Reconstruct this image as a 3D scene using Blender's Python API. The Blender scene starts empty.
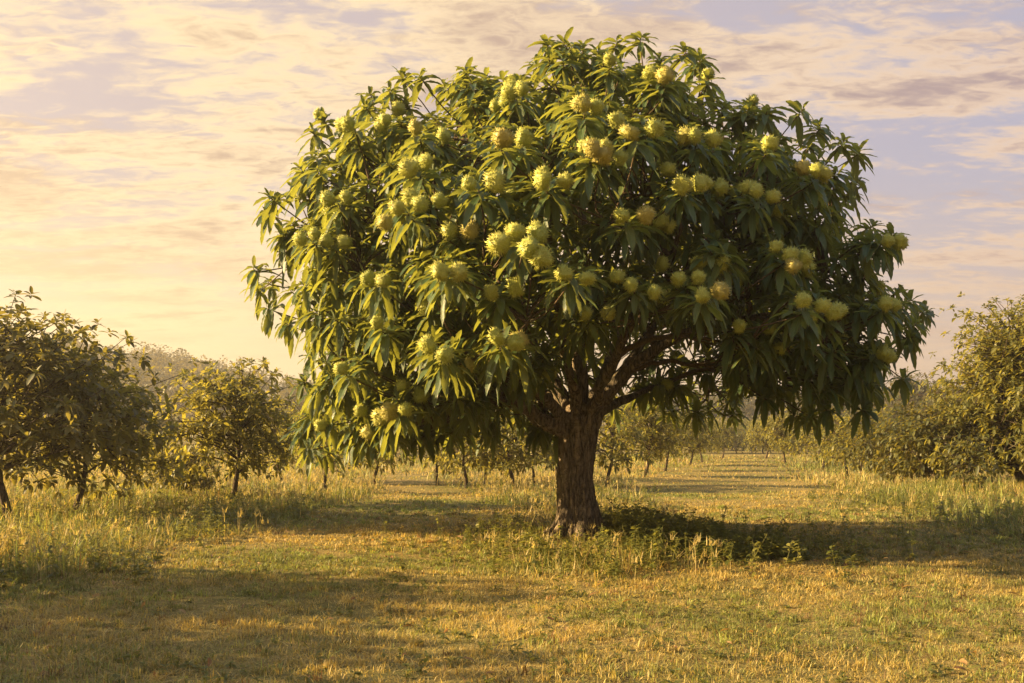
import bpy, math, random
import numpy as np
from mathutils import Vector

S = bpy.context.scene
COL = S.collection
R = math.radians
rng = np.random.default_rng(11)
random.seed(4)

# ------------------------------------------------------------------ camera
F = 995.0            # focal length in pixels at 1024 wide
HOR = 440.0          # pixel row of the horizon
EYE = 1.6
cam = bpy.data.cameras.new('camera')
cam.sensor_width = 36.0
cam.lens = F * 36.0 / 1024.0
cam.shift_y = (HOR - 341.5) / 1024.0
cam.clip_end = 4000
cam.clip_start = 0.1
camo = bpy.data.objects.new('camera', cam)
COL.objects.link(camo)
camo.location = (0, 0, EYE)
camo.rotation_euler = (R(90), 0, 0)
S.camera = camo

# ------------------------------------------------------------------ sun and sky
SUN_AZ = 87.0        # degrees to the left of the view direction
SUN_EL = 19.5
to_sun = Vector((-math.sin(R(SUN_AZ)) * math.cos(R(SUN_EL)), math.cos(R(SUN_AZ)) * math.cos(R(SUN_EL)), math.sin(R(SUN_EL))))
sl = bpy.data.lights.new('sun', 'SUN')
sl.energy = 5.0
sl.angle = R(0.6)
sl.color = (1.0, 0.70, 0.34)
so = bpy.data.objects.new('sun', sl)
COL.objects.link(so)
so.rotation_euler = to_sun.to_track_quat('Z', 'Y').to_euler()

S.view_settings.view_transform = 'Standard'
S.view_settings.look = 'None'
S.view_settings.gamma = 1.0
S.view_settings.use_curve_mapping = False
S.view_settings.exposure = 2.2
S.cycles.max_bounces = 8
S.cycles.diffuse_bounces = 3
S.cycles.transmission_bounces = 5
S.cycles.transparent_max_bounces = 6
S.cycles.volume_bounces = 0
S.cycles.use_denoising = True
S.cycles.sample_clamp_indirect = 6.0

class NT:
    """small helper to write node trees"""
    def __init__(self, tree):
        self.t = tree
        tree.nodes.clear()
    def n(self, kind, **kw):
        nd = self.t.nodes.new(kind)
        for k, v in kw.items():
            setattr(nd, k, v)
        return nd
    def l(self, a, b):
        self.t.links.new(a, b)
    def val(self, sock, v):
        if isinstance(v, bpy.types.NodeSocket):
            self.l(v, sock)
        else:
            sock.default_value = v
    def math(self, op, a, b=None, c=None, clamp=False):
        m = self.n('ShaderNodeMath', operation=op, use_clamp=clamp)
        self.val(m.inputs[0], a)
        if b is not None: self.val(m.inputs[1], b)
        if c is not None: self.val(m.inputs[2], c)
        return m.outputs[0]
    def mix(self, fac, a, b, mode='MIX'):
        m = self.n('ShaderNodeMix', data_type='RGBA', blend_type=mode)
        self.val(m.inputs[0], fac)
        self.val(m.inputs[6], a if isinstance(a, bpy.types.NodeSocket) else (*a, 1))
        self.val(m.inputs[7], b if isinstance(b, bpy.types.NodeSocket) else (*b, 1))
        return m.outputs[2]
    def ramp(self, fac, stops, interp='LINEAR'):
        r = self.n('ShaderNodeValToRGB')
        r.color_ramp.interpolation = interp
        el = r.color_ramp.elements
        while len(el) < len(stops): el.new(0.5)
        for e, (p, c) in zip(el, stops):
            e.position = p
            e.color = (c, c, c, 1) if isinstance(c, (int, float)) else (*c, 1)
        self.l(fac, r.inputs[0])
        return r.outputs[0]
    def noise(self, vec, scale, detail=4, rough=0.55, dist=0.0):
        x = self.n('ShaderNodeTexNoise')
        if vec is not None: self.l(vec, x.inputs['Vector'])
        x.inputs['Scale'].default_value = scale
        x.inputs['Detail'].default_value = detail
        x.inputs['Roughness'].default_value = rough
        x.inputs['Distortion'].default_value = dist
        return x.outputs[0]
    def sstep(self, v, a, b):
        m = self.n('ShaderNodeMapRange', interpolation_type='SMOOTHSTEP')
        self.val(m.inputs[0], v)
        m.inputs[1].default_value = a
        m.inputs[2].default_value = b
        return m.outputs[0]

world = bpy.data.worlds.new('World')
S.world = world
world.use_nodes = True
w = NT(world.node_tree)
sky = w.n('ShaderNodeTexSky', sky_type='NISHITA')
sky.sun_disc = False
sky.sun_elevation = R(SUN_EL)
sky.sun_rotation = R(-SUN_AZ)
sky.air_density = 1.2
sky.dust_density = 3.0
sky.ozone_density = 1.5
tc = w.n('ShaderNodeTexCoord')
D = tc.outputs['Generated']
sp = w.n('ShaderNodeSeparateXYZ'); w.l(D, sp.inputs[0])
zc = w.math('ADD', w.math('MAXIMUM', sp.outputs[2], 0.0), 0.10)
cx = w.math('DIVIDE', sp.outputs[0], zc)
cy = w.math('DIVIDE', sp.outputs[1], zc)
cv = w.n('ShaderNodeCombineXYZ')
w.l(cx, cv.inputs[0]); w.l(cy, cv.inputs[1])
# slant the cloud streets a little
mp = w.n('ShaderNodeMapping'); w.l(cv.outputs[0], mp.inputs[0])
mp.inputs['Rotation'].default_value = (0, 0, R(14))
mp.inputs['Scale'].default_value = (0.52, 1.0, 1.0)
mp.inputs['Location'].default_value = (3.1, 1.7, 0)
P = mp.outputs[0]
big = w.noise(P, 1.5, 3, 0.5, 0.3)
mid = w.noise(P, 5.5, 8, 0.60, 0.5)
fine = w.noise(P, 24.0, 5, 0.6, 0.8)
dens = w.math('ADD', w.math('ADD', w.math('MULTIPLY', big, 0.75), w.math('MULTIPLY', mid, 0.85)), w.math('MULTIPLY', fine, 0.42))
# closeness to the sun
dp = w.n('ShaderNodeVectorMath', operation='DOT_PRODUCT')
w.l(D, dp.inputs[0]); dp.inputs[1].default_value = tuple(to_sun)
sunn = w.sstep(dp.outputs['Value'], -0.45, 0.55)
SKY_STRENGTH = 0.05
KS = 1.0 / (SKY_STRENGTH * 2 ** S.view_settings.exposure)
def sk(r_, g_, b_): return (r_ * KS, g_ * KS, b_ * KS)
lowz = w.math('SUBTRACT', 1.0, w.sstep(sp.outputs[2], 0.0, 0.28))
highz = w.sstep(sp.outputs[2], 0.40, 0.62)
cover = w.sstep(w.math('ADD', dens, w.math('MULTIPLY', sunn, 0.05)), 0.89, 1.12)
mpb = w.n('ShaderNodeMapping'); w.l(cv.outputs[0], mpb.inputs[0])
mpb.inputs['Rotation'].default_value = (0, 0, R(-9)); mpb.inputs['Scale'].default_value = (0.45, 1.15, 1.0); mpb.inputs['Location'].default_value = (0.6, 5.2, 0)
band = w.noise(mpb.outputs[0], 1.7, 5, 0.55, 0.4)
thick = w.math('MAXIMUM', w.sstep(dens, 1.02, 1.26), w.math('MULTIPLY', w.sstep(w.math('ADD', band, w.math('MULTIPLY', w.math('SUBTRACT', fine, 0.5), -0.45)), 0.43, 0.62), 0.85))
# lit thin cloud is warmer towards the sun, thick bellies are mauve grey
lit = w.mix(sunn, sk(0.95, 0.69, 0.48), sk(1.16, 0.90, 0.52))
belly = w.mix(sunn, sk(0.44, 0.32, 0.32), sk(0.66, 0.46, 0.30))
ccol = w.mix(thick, lit, belly)
air = w.mix(0.86, sky.outputs[0], w.mix(sunn, sk(0.50, 0.46, 0.56), sk(0.68, 0.53, 0.48)))
low_c = w.mix(sunn, sk(0.82, 0.57, 0.38), sk(1.35, 1.02, 0.44))
air = w.mix(w.math('MULTIPLY', lowz, 0.9), air, low_c)
ccol = w.mix(w.math('MULTIPLY', lowz, 0.8), ccol, w.mix(sunn, sk(0.90, 0.62, 0.41), sk(1.25, 0.93, 0.45)))
full = w.mix(w.math('MULTIPLY', cover, 0.88), air, ccol)
# overhead the sky is clear and blue
full = w.mix(w.math('MULTIPLY', highz, 0.9), full, w.mix(0.7, sky.outputs[0], sk(0.62, 0.72, 0.95)))
bg = w.n('ShaderNodeBackground'); w.l(full, bg.inputs[0])
bg.inputs[1].default_value = SKY_STRENGTH
wo = w.n('ShaderNodeOutputWorld'); w.l(bg.outputs[0], wo.inputs[0])

# ------------------------------------------------------------------ helpers
def hash2(ix, iy, seed):
    h = (ix.astype(np.int64) * 374761393 + iy.astype(np.int64) * 668265263 + seed * 974711) & 0x7fffffff
    h = ((h ^ (h >> 13)) * 1274126177) & 0x7fffffff
    return ((h ^ (h >> 16)) & 0xffff) / 65535.0

def vnoise(x, y, seed=0):
    x = np.asarray(x, float); y = np.asarray(y, float)
    ix = np.floor(x); iy = np.floor(y)
    fx = x - ix; fy = y - iy
    fx = fx * fx * (3 - 2 * fx); fy = fy * fy * (3 - 2 * fy)
    a = hash2(ix, iy, seed); b = hash2(ix + 1, iy, seed); c = hash2(ix, iy + 1, seed); d = hash2(ix + 1, iy + 1, seed)
    return (a * (1 - fx) + b * fx) * (1 - fy) + (c * (1 - fx) + d * fx) * fy

def fbm(x, y, seed=0, octv=4):
    s = 0; a = 0.5; t = 0
    for i in range(octv):
        s = s + a * vnoise(x * 2 ** i, y * 2 ** i, seed + i * 7); t += a; a *= 0.5
    return s / t

def sstep(v, a, b):
    t = np.clip((v - a) / (b - a), 0, 1)
    return t * t * (3 - 2 * t)

def norm(v):
    return v / np.maximum(np.linalg.norm(v, axis=-1, keepdims=True), 1e-9)

def rvec(n, r=rng):
    return norm(r.normal(size=(n, 3)))

def make_mesh(name, V, faces, tint=None, uv=None, smooth=True):
    """faces: list of integer arrays (n,k); uv per vertex; tint per vertex (n,4)"""
    me = bpy.data.meshes.new(name)
    V = np.ascontiguousarray(V, np.float32)
    me.vertices.add(len(V)); me.vertices.foreach_set('co', V.ravel())
    loops = np.concatenate([f.ravel() for f in faces]).astype(np.int32)
    tot = np.concatenate([np.full(len(f), f.shape[1]) for f in faces]).astype(np.int32)
    start = np.concatenate([[0], np.cumsum(tot)[:-1]]).astype(np.int32)
    me.loops.add(len(loops)); me.loops.foreach_set('vertex_index', loops)
    me.polygons.add(len(tot)); me.polygons.foreach_set('loop_start', start)
    me.polygons.foreach_set('loop_total', tot)
    me.polygons.foreach_set('use_smooth', np.full(len(tot), smooth))
    if tint is not None:
        a = me.attributes.new('tint', 'FLOAT_COLOR', 'POINT')
        a.data.foreach_set('color', np.ascontiguousarray(tint, np.float32).ravel())
    if uv is not None:
        u = me.uv_layers.new(name='UVMap')
        u.data.foreach_set('uv', np.ascontiguousarray(uv[loops], np.float32).ravel())
    me.update(calc_edges=True)
    return me

def obj(name, me, mat=None, parent=None):
    o = bpy.data.objects.new(name, me)
    COL.objects.link(o)
    if mat is not None and me is not None and len(me.materials) == 0:
        me.materials.append(mat)
    if parent is not None:
        o.parent = parent
    return o

def tag(o, label=None, cat=None, group=None, kind=None):
    for k, v in (('label', label), ('category', cat), ('group', group), ('kind', kind)):
        if v: o[k] = v
    return o

def empty(name, loc, label, cat, group=None, rz=0.0, sc=1.0):
    o = bpy.data.objects.new(name, None)
    o.empty_display_size = 0.2
    COL.objects.link(o)
    o.location = loc; o.rotation_euler = (0, 0, rz); o.scale = (sc, sc, sc)
    return tag(o, label, cat, group)

class Acc:
    def __init__(s): s.V = []; s.F = {}; s.T = []; s.U = []; s.n = 0
    def add(s, V, faces, T=None, U=None):
        s.V.append(V)
        for f in faces: s.F.setdefault(f.shape[1], []).append(f + s.n)
        s.T.append(T if T is not None else np.ones((len(V), 4)))
        s.U.append(U if U is not None else np.zeros((len(V), 2)))
        s.n += len(V)
    def mesh(s, name, smooth=True):
        return make_mesh(name, np.concatenate(s.V), [np.concatenate(f) for f in s.F.values()], np.concatenate(s.T), np.concatenate(s.U), smooth)

def tube(pts, rad, seg=8, cap=True):
    """swept tube along a polyline; returns V, faces, uv"""
    pts = np.asarray(pts, float); rad = np.asarray(rad, float); n = len(pts)
    tan = norm(np.gradient(pts, axis=0))
    ref = np.array([0.0, 1.0, 0.0]) if abs(tan[0][1]) < 0.9 else np.array([1.0, 0, 0])
    us = []; u = norm(np.cross(tan[0], ref))
    for i in range(n):
        u = norm(u - tan[i] * np.dot(u, tan[i])); us.append(u)
    us = np.array(us); vs = np.cross(tan, us)
    a = np.linspace(0, 2 * np.pi, seg, endpoint=False)
    V = pts[:, None] + rad[:, None, None] * (us[:, None] * np.cos(a)[None, :, None] + vs[:, None] * np.sin(a)[None, :, None])
    i, j = np.meshgrid(np.arange(n - 1), np.arange(seg), indexing='ij')
    j2 = (j + 1) % seg
    Fq = np.stack([i * seg + j, i * seg + j2, (i + 1) * seg + j2, (i + 1) * seg + j], -1).reshape(-1, 4)
    V = V.reshape(-1, 3)
    ln = np.concatenate([[0], np.cumsum(np.linalg.norm(np.diff(pts, axis=0), axis=1))])
    U = np.stack([np.tile(a / (2 * np.pi), n), np.repeat(ln, seg)], -1)
    fs = [Fq]
    if cap == 2:
        V = np.concatenate([V, pts[:1]]); U = np.concatenate([U, U[:1]]); k = np.arange(seg)
        fs.append(np.stack([(k + 1) % seg, k, np.full(seg, n * seg)], -1))
        V = np.concatenate([V, pts[-1:] + tan[-1:] * rad[-1]]); U = np.concatenate([U, U[-1:]])
        fs.append(np.stack([(n - 1) * seg + k, (n - 1) * seg + (k + 1) % seg, np.full(seg, n * seg + 1)], -1))
    elif cap:
        V = np.concatenate([V, pts[-1:] + tan[-1:] * rad[-1]])
        U = np.concatenate([U, U[-1:]])
        k = np.arange(seg)
        fs.append(np.stack([(n - 1) * seg + k, (n - 1) * seg + (k + 1) % seg, np.full(seg, n * seg)], -1))
    return V, fs, U

def spline(P, n):
    """Catmull-Rom through P"""
    P = np.asarray(P, float)
    if len(P) == 2: P = np.array([P[0], (P[0] + P[1]) / 2, P[1]])
    Q = np.concatenate([[2 * P[0] - P[1]], P, [2 * P[-1] - P[-2]]])
    out = []
    for s in np.linspace(0, len(P) - 1, n):
        i = min(int(s), len(P) - 2); t = s - i
        a, b, c, d = Q[i:i + 4]
        out.append(0.5 * (2 * b + (c - a) * t + (2 * a - 5 * b + 4 * c - d) * t * t + (3 * b - a - 3 * c + d) * t ** 3))
    return np.array(out)

UP = np.array([0, 0, 1.0])
def leaves(o, d, L, W, k, roll, ns=12, fold=0.35, serr=0.14, tint=None, r=rng, wavy=0.0, pet=0.06):
    """many curved, folded, serrated leaves at once; returns V, [quads], tint, uv"""
    N = len(o)
    t = np.linspace(0, 1, ns + 1)
    prof = (t ** 0.62) * ((1 - t) ** 0.72); prof = prof / prof.max()
    prof = np.maximum(prof, 0.03)
    prof = np.where(t < pet, 0.05, prof)
    if serr > 0: prof = prof * (1 - serr * (np.arange(ns + 1) % 2))
    d = norm(d); down = -UP
    tt = t[None, :, None]; kk = k[:, None, None]; LL = L[:, None, None]
    C = o[:, None] + LL * (d[:, None] * (tt - 0.20 * kk * tt ** 2) + down * (0.55 * kk * tt ** 2))
    tan = norm(d[:, None] * (1 - 0.40 * kk * tt) + down * (1.1 * kk * tt))
    s = np.cross(d, UP)
    bad = np.linalg.norm(s, axis=1) < 0.08
    s[bad] = r.normal(size=(bad.sum(), 3)) * [1, 1, 0.01]
    s = norm(s)
    n0 = np.cross(s, d)
    s = s * np.cos(roll)[:, None] + n0 * np.sin(roll)[:, None]
    s = s[:, None] - tan * np.sum(s[:, None] * tan, -1, keepdims=True)
    s = norm(s)
    n = np.cross(s, tan)
    hw = (W[:, None] * 0.5 * prof[None])[..., None]
    ph = r.uniform(0, 6.28, (N, 1, 1))
    wv = wavy * np.sin(tt * 17 + ph) * hw
    A = C - s * hw * 0.95 + n * (hw * fold + wv)
    B = C + s * hw * 0.95 + n * (hw * fold - wv)
    V = np.stack([A, C, B], 2)                       # N, ns+1, 3, 3
    b = (np.arange(N) * (ns + 1) * 3)[:, None, None]
    i = np.arange(ns)[None, :, None] * 3; j = np.arange(2)[None, None, :]
    q = b + i + j
    Fq = np.stack([q, q + 1, q + 4, q + 3], -1).reshape(-1, 4)
    U = np.zeros((N, ns + 1, 3, 2)); U[..., 0] = np.array([0, 0.5, 1.0]); U[..., 1] = t[None, :, None]
    if tint is None: tint = r.uniform(0, 1, (N, 4))
    T = np.broadcast_to(tint[:, None, None, :], (N, ns + 1, 3, 4)).reshape(-1, 4)
    return V.reshape(-1, 3), [Fq], T, U.reshape(-1, 2)

def rosettes(p, axis, nl, L, W, r, tint_r, ns=12, spread=(25, 105), kr=(0.35, 1.1), serr=0.14, fold=0.35, wavy=0.0, rollv=0.3):
    """whorls of leaves around shoot tips p with axes"""
    n = len(p)
    cnt = r.integers(nl[0], nl[1] + 1, n)
    idx = np.repeat(np.arange(n), cnt)
    k = np.concatenate([np.arange(c) for c in cnt]); fr = np.concatenate([(np.arange(c) + 0.5) / c for c in cnt])
    M = len(idx)
    ax = norm(axis)[idx]
    e1 = norm(np.cross(ax, np.array([0.31, 0.2, 0.93]))); e2 = np.cross(ax, e1)
    ph = k * 2.39996 + r.uniform(0, 6.28, n)[idx] + r.normal(0, 0.15, M)
    el = np.radians(spread[0] + (spread[1] - spread[0]) * (1 - fr) ** 0.8 + r.normal(0, 9, M))
    d = ax * np.cos(el)[:, None] + (e1 * np.cos(ph)[:, None] + e2 * np.sin(ph)[:, None]) * np.sin(el)[:, None]
    ll = r.uniform(L[0], L[1], M) * (0.62 + 0.38 * np.minimum(1, (1 - fr) * 2.2))
    base = p[idx] - ax * ((1 - fr) * 0.45 * L[0])[:, None]
    ww = ll * r.uniform(W[0], W[1], M)
    kk = r.uniform(kr[0], kr[1], M)
    tint = r.uniform(0, 1, (M, 4))
    tint[:, 1] = np.clip(tint_r[idx] + r.normal(0, 0.16, M), 0, 1)
    return leaves(base, d, ll, ww, kk, r.normal(0, rollv, M), ns, fold, serr, tint, r, wavy)

def at(px, py, d):
    return np.array([(px - 512.0) / F * d, d, EYE - (py - HOR) / F * d])

# ------------------------------------------------------------------ terrain functions
def lane_right(x, y):
    c = np.interp(y, [10, 16, 26, 40, 64, 90], [5.6, 5.6, 5.9, 8.4, 14.2, 21.5])
    return np.abs(x - c) / np.interp(y, [10, 16, 26, 40, 64, 90], [2.5, 2.3, 2.5, 2.6, 2.5, 2.6])
def lane_left(x, y):
    c = np.interp(y, [10, 15, 20, 26, 32, 38, 45], [-2.2, -2.3, -2.25, -2.15, -2.9, -4.0, -5.0])
    hw = np.interp(y, [10, 15, 20, 26, 32, 38, 44, 46], [2.2, 2.1, 1.75, 1.3, 1.0, 0.8, 0.7, 0.01])
    return np.abs(x - c) / hw
def tallness(x, y):
    """0 mown, 1 rough grass"""
    wob = (fbm(x * 0.5, y * 0.5, 5) - 0.5) * 1.1
    a = sstep(lane_right(x, y) + wob, 0.8, 1.5)
    b = sstep(lane_left(x, y) + wob, 0.85, 1.5)
    near = 10.6 + 0.3 * np.clip(x - 1.0, 0, 6)
    c = sstep(y + wob * 1.5, near - 0.6, near + 1.4)
    return a * b * c
def terr(x, y):
    x = np.asarray(x, float); y = np.asarray(y, float)
    r = np.hypot(x, y)
    z = (fbm(x * 0.22, y * 0.22, 3) - 0.5) * 0.22 + (fbm(x * 0.9, y * 0.9, 9) - 0.5) * 0.07
    z = z * (1 - sstep(r, 40, 120)) * sstep(r, 2, 7)
    z = z + 0.10 * np.exp(-(((x - 1.06) / 1.6) ** 2 + ((y - 16) / 1.3) ** 2))     # mound round the trunk
    fwd = sstep(y, 95, 260)
    z = z + fwd * (3.0 + 0.010 * np.maximum(y - 95, 0))
    z = z + 18.0 * np.exp(-(((x + 135) / 75) ** 2 + ((y - 285) / 85) ** 2))
    z = z + 6.0 * np.exp(-(((x - 150) / 90) ** 2 + ((y - 330) / 90) ** 2))
    z = z + 14 * sstep(r, 380, 700) * sstep(y, -100, 250)
    return z

# ------------------------------------------------------------------ materials
def new_mat(name):
    m = bpy.data.materials.new(name); m.use_nodes = True
    return m, NT(m.node_tree)

def leaf_mat(name, dark, light, yellow, trans, tfac=0.42, rough=0.45, veins=True, under=0.35):
    m, t = new_mat(name)
    at_ = t.n('ShaderNodeAttribute', attribute_name='tint')
    s = t.n('ShaderNodeSeparateColor'); t.l(at_.outputs['Color'], s.inputs[0])
    base = t.mix(s.outputs[0], dark, light)
    yf = t.sstep(s.outputs[1], 0.45, 1.0)
    base = t.mix(t.math('MULTIPLY', yf, 0.75), base, yellow)
    uvn = t.n('ShaderNodeUVMap')
    su = t.n('ShaderNodeSeparateXYZ'); t.l(uvn.outputs[0], su.inputs[0])
    out = t.n('ShaderNodeOutputMaterial')
    pb = t.n('ShaderNodeBsdfPrincipled')
    if veins:
        au = t.math('ABSOLUTE', t.math('SUBTRACT', su.outputs[0], 0.5))
        mid = t.math('SUBTRACT', 1.0, t.sstep(au, 0.02, 0.07))
        ph = t.math('SUBTRACT', t.math('MULTIPLY', su.outputs[1], 14.0), t.math('MULTIPLY', au, 7.0))
        fr = t.math('ABSOLUTE', t.math('SUBTRACT', t.math('FRACT', ph), 0.5))
        lat = t.math('SUBTRACT', 1.0, t.sstep(fr, 0.04, 0.2))
        vein = t.math('MAXIMUM', mid, t.math('MULTIPLY', lat, 0.55))
        base = t.mix(t.math('MULTIPLY', vein, 0.38), base, tuple(min(1, c * 1.8 + 0.03) for c in light))
        bp = t.n('ShaderNodeBump'); bp.inputs['Strength'].default_value = 0.7; bp.inputs['Distance'].default_value = 0.006
        t.l(t.math('SUBTRACT', 1.0, vein), bp.inputs['Height']); t.l(bp.outputs[0], pb.inputs['Normal'])
    geo = t.n('ShaderNodeNewGeometry')
    nz = t.noise(geo.outputs['Position'], 9.0, 3, 0.6)
    base = t.mix(t.sstep(nz, 0.62, 0.78), base, tuple(c * 1.25 + 0.015 for c in yellow))
    if veins:      # dry brown margins and spots on some leaves
        eg = t.math('MAXIMUM', t.sstep(au, 0.36, 0.5), t.sstep(su.outputs[1], 0.86, 1.0))
        nz2 = t.noise(geo.outputs['Position'], 26.0, 3, 0.6)
        base = t.mix(t.math('MULTIPLY', eg, t.sstep(nz2, 0.50, 0.62)), base, (0.17, 0.10, 0.035))
        base = t.mix(t.sstep(nz2, 0.70, 0.76), base, (0.13, 0.085, 0.03))
    pale = t.mix(0.5, base, (0.16, 0.17, 0.10))
    base2 = t.mix(t.math('MULTIPLY', geo.outputs['Backfacing'], under), base, pale)
    t.l(base2, pb.inputs['Base Color'])
    pb.inputs['Roughness'].default_value = rough
    pb.inputs['Specular IOR Level'].default_value = 0.38
    tr = t.n('ShaderNodeBsdfTranslucent')
    t.l(t.mix(s.outputs[2], trans, tuple(c * 0.6 for c in trans)), tr.inputs[0])
    mx = t.n('ShaderNodeMixShader'); mx.inputs[0].default_value = tfac
    t.l(pb.outputs[0], mx.inputs[1]); t.l(tr.outputs[0], mx.inputs[2])
    t.l(mx.outputs[0], out.inputs[0])
    return m

M_leaf = leaf_mat('chestnut_leaf', (0.030, 0.066, 0.024), (0.062, 0.108, 0.036), (0.14, 0.16, 0.036), (0.42, 0.43, 0.055), 0.34, 0.42)
M_orch = leaf_mat('orchard_leaf', (0.060, 0.075, 0.020), (0.125, 0.125, 0.034), (0.22, 0.20, 0.036), (0.50, 0.43, 0.055), 0.42, 0.5, False, 0.12)
M_orch_dark = leaf_mat('dense_leaf', (0.034, 0.046, 0.014), (0.075, 0.080, 0.024), (0.16, 0.135, 0.028), (0.42, 0.35, 0.05), 0.32, 0.5, False, 0.12)
M_wood = leaf_mat('woodland_leaf', (0.045, 0.055, 0.02), (0.085, 0.09, 0.03), (0.15, 0.12, 0.035), (0.28, 0.22, 0.05), 0.30, 0.6, False)
M_weed = leaf_mat('weed_leaf', (0.055, 0.075, 0.018), (0.11, 0.125, 0.03), (0.22, 0.20, 0.04), (0.40, 0.38, 0.06), 0.40, 0.5, False)

def grass_mat(name, tfac=0.35):
    m, t = new_mat(name)
    a = t.n('ShaderNodeAttribute', attribute_name='tint')
    out = t.n('ShaderNodeOutputMaterial')
    pb = t.n('ShaderNodeBsdfPrincipled')
    t.l(a.outputs['Color'], pb.inputs['Base Color'])
    pb.inputs['Roughness'].default_value = 0.55
    pb.inputs['Specular IOR Level'].default_value = 0.3
    tr = t.n('ShaderNodeBsdfTranslucent')
    t.l(t.mix(1.0, a.outputs['Color'], (1.6, 1.5, 0.9), 'MULTIPLY'), tr.inputs[0])
    mx = t.n('ShaderNodeMixShader'); mx.inputs[0].default_value = tfac
    t.l(pb.outputs[0], mx.inputs[1]); t.l(tr.outputs[0], mx.inputs[2])
    t.l(mx.outputs[0], out.inputs[0])
    return m
M_grass = grass_mat('grass_blade')

def bark_mat(name, c1, c2, c3, scale=1.0, strength=0.8):
    m, t = new_mat(name)
    out = t.n('ShaderNodeOutputMaterial'); pb = t.n('ShaderNodeBsdfPrincipled')
    tcn = t.n('ShaderNodeTexCoord')
    mpn = t.n('ShaderNodeMapping'); t.l(tcn.outputs['Object'], mpn.inputs[0])
    mpn.inputs['Scale'].default_value = (1, 1, 0.17)
    nr_ = t.noise(mpn.outputs[0], 9 * scale, 4, 0.55, 1.2)
    rid = t.sstep(t.math('ABSOLUTE', t.math('SUBTRACT', nr_, 0.5)), 0.0, 0.11)
    mp2 = t.n('ShaderNodeMapping'); t.l(tcn.outputs['Object'], mp2.inputs[0]); mp2.inputs['Scale'].default_value = (0.55, 0.55, 1.0)
    nc_ = t.noise(mp2.outputs[0], 9 * scale, 4, 0.6, 0.8)
    crk = t.sstep(t.math('ABSOLUTE', t.math('SUBTRACT', nc_, 0.5)), 0.0, 0.035)
    plate = t.math('MULTIPLY', rid, t.math('ADD', 0.45, t.math('MULTIPLY', crk, 0.55)))
    n2 = t.noise(mpn.outputs[0], 34 * scale, 5, 0.65)
    n3 = t.noise(tcn.outputs['Object'], 2.2, 3, 0.6)
    col = t.mix(plate, c1, c2)
    col = t.mix(t.sstep(n2, 0.4, 0.75), col, c3)
    col = t.mix(t.math('MULTIPLY', t.sstep(n3, 0.5, 0.75), 0.5), col, (0.13, 0.12, 0.055))   # lichen and moss
    t.l(col, pb.inputs['Base Color']); pb.inputs['Roughness'].default_value = 0.9
    pb.inputs['Specular IOR Level'].default_value = 0.15
    bp = t.n('ShaderNodeBump'); bp.inputs['Strength'].default_value = strength; bp.inputs['Distance'].default_value = 0.035
    t.l(t.math('ADD', t.math('MULTIPLY', plate, 0.8), t.math('MULTIPLY', n2, 0.45)), bp.inputs['Height'])
    t.l(bp.outputs[0], pb.inputs['Normal']); t.l(pb.outputs[0], out.inputs[0])
    return m
M_bark = bark_mat('chestnut_bark', (0.040, 0.033, 0.024), (0.17, 0.130, 0.082), (0.25, 0.20, 0.135), 0.9, 1.0)
M_twig = bark_mat('twig_bark', (0.05, 0.036, 0.022), (0.10, 0.068, 0.038), (0.14, 0.10, 0.06), 2.0, 0.4)
M_obark = bark_mat('orchard_bark', (0.03, 0.022, 0.015), (0.085, 0.062, 0.04), (0.12, 0.09, 0.06), 1.6, 0.6)

def burr_mat():
    m, t = new_mat('burr_spines')
    out = t.n('ShaderNodeOutputMaterial'); pb = t.n('ShaderNodeBsdfPrincipled')
    a = t.n('ShaderNodeAttribute', attribute_name='tint')
    s = t.n('ShaderNodeSeparateColor'); t.l(a.outputs['Color'], s.inputs[0])
    oi = t.n('ShaderNodeObjectInfo')
    col = t.mix(s.outputs[0], (0.36, 0.39, 0.06), (0.62, 0.61, 0.13))
    col = t.mix(t.math('MULTIPLY', t.sstep(oi.outputs['Random'], 0.6, 1.0), 0.6), col, (0.44, 0.33, 0.09))
    col = t.mix(t.math('MULTIPLY', t.sstep(oi.outputs['Random'], 0.4, 0.0), 0.4), col, (0.22, 0.29, 0.05))
    t.l(col, pb.inputs['Base Color']); pb.inputs['Roughness'].default_value = 0.5
    tr = t.n('ShaderNodeBsdfTranslucent'); t.l(col, tr.inputs[0])
    mx = t.n('ShaderNodeMixShader'); mx.inputs[0].default_value = 0.3
    t.l(pb.outputs[0], mx.inputs[1]); t.l(tr.outputs[0], mx.inputs[2])
    t.l(mx.outputs[0], out.inputs[0])
    return m
M_burr = burr_mat()

def ground_mat():
    m, t = new_mat('meadow_ground')
    out = t.n('ShaderNodeOutputMaterial'); pb = t.n('ShaderNodeBsdfPrincipled')
    tcn = t.n('ShaderNodeTexCoord'); P_ = tcn.outputs['Object']
    n1 = t.noise(P_, 0.35, 4, 0.6); n2 = t.noise(P_, 2.6, 5, 0.65); n3 = t.noise(P_, 22.0, 4, 0.7)
    col = t.mix(t.sstep(n1, 0.35, 0.65), (0.15, 0.135, 0.042), (0.27, 0.195, 0.065))
    col = t.mix(t.sstep(n2, 0.45, 0.7), col, (0.12, 0.115, 0.035))
    col = t.mix(t.sstep(n3, 0.55, 0.75), col, (0.30, 0.22, 0.09))
    col = t.mix(t.sstep(n3, 0.5, 0.25), col, (0.07, 0.05, 0.025))
    t.l(col, pb.inputs['Base Color']); pb.inputs['Roughness'].default_value = 0.95
    pb.inputs['Specular IOR Level'].default_value = 0.1
    bp = t.n('ShaderNodeBump'); bp.inputs['Strength'].default_value = 0.8; bp.inputs['Distance'].default_value = 0.05
    t.l(n3, bp.inputs['Height']); t.l(bp.outputs[0], pb.inputs['Normal']); t.l(pb.outputs[0], out.inputs[0])
    return m
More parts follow.
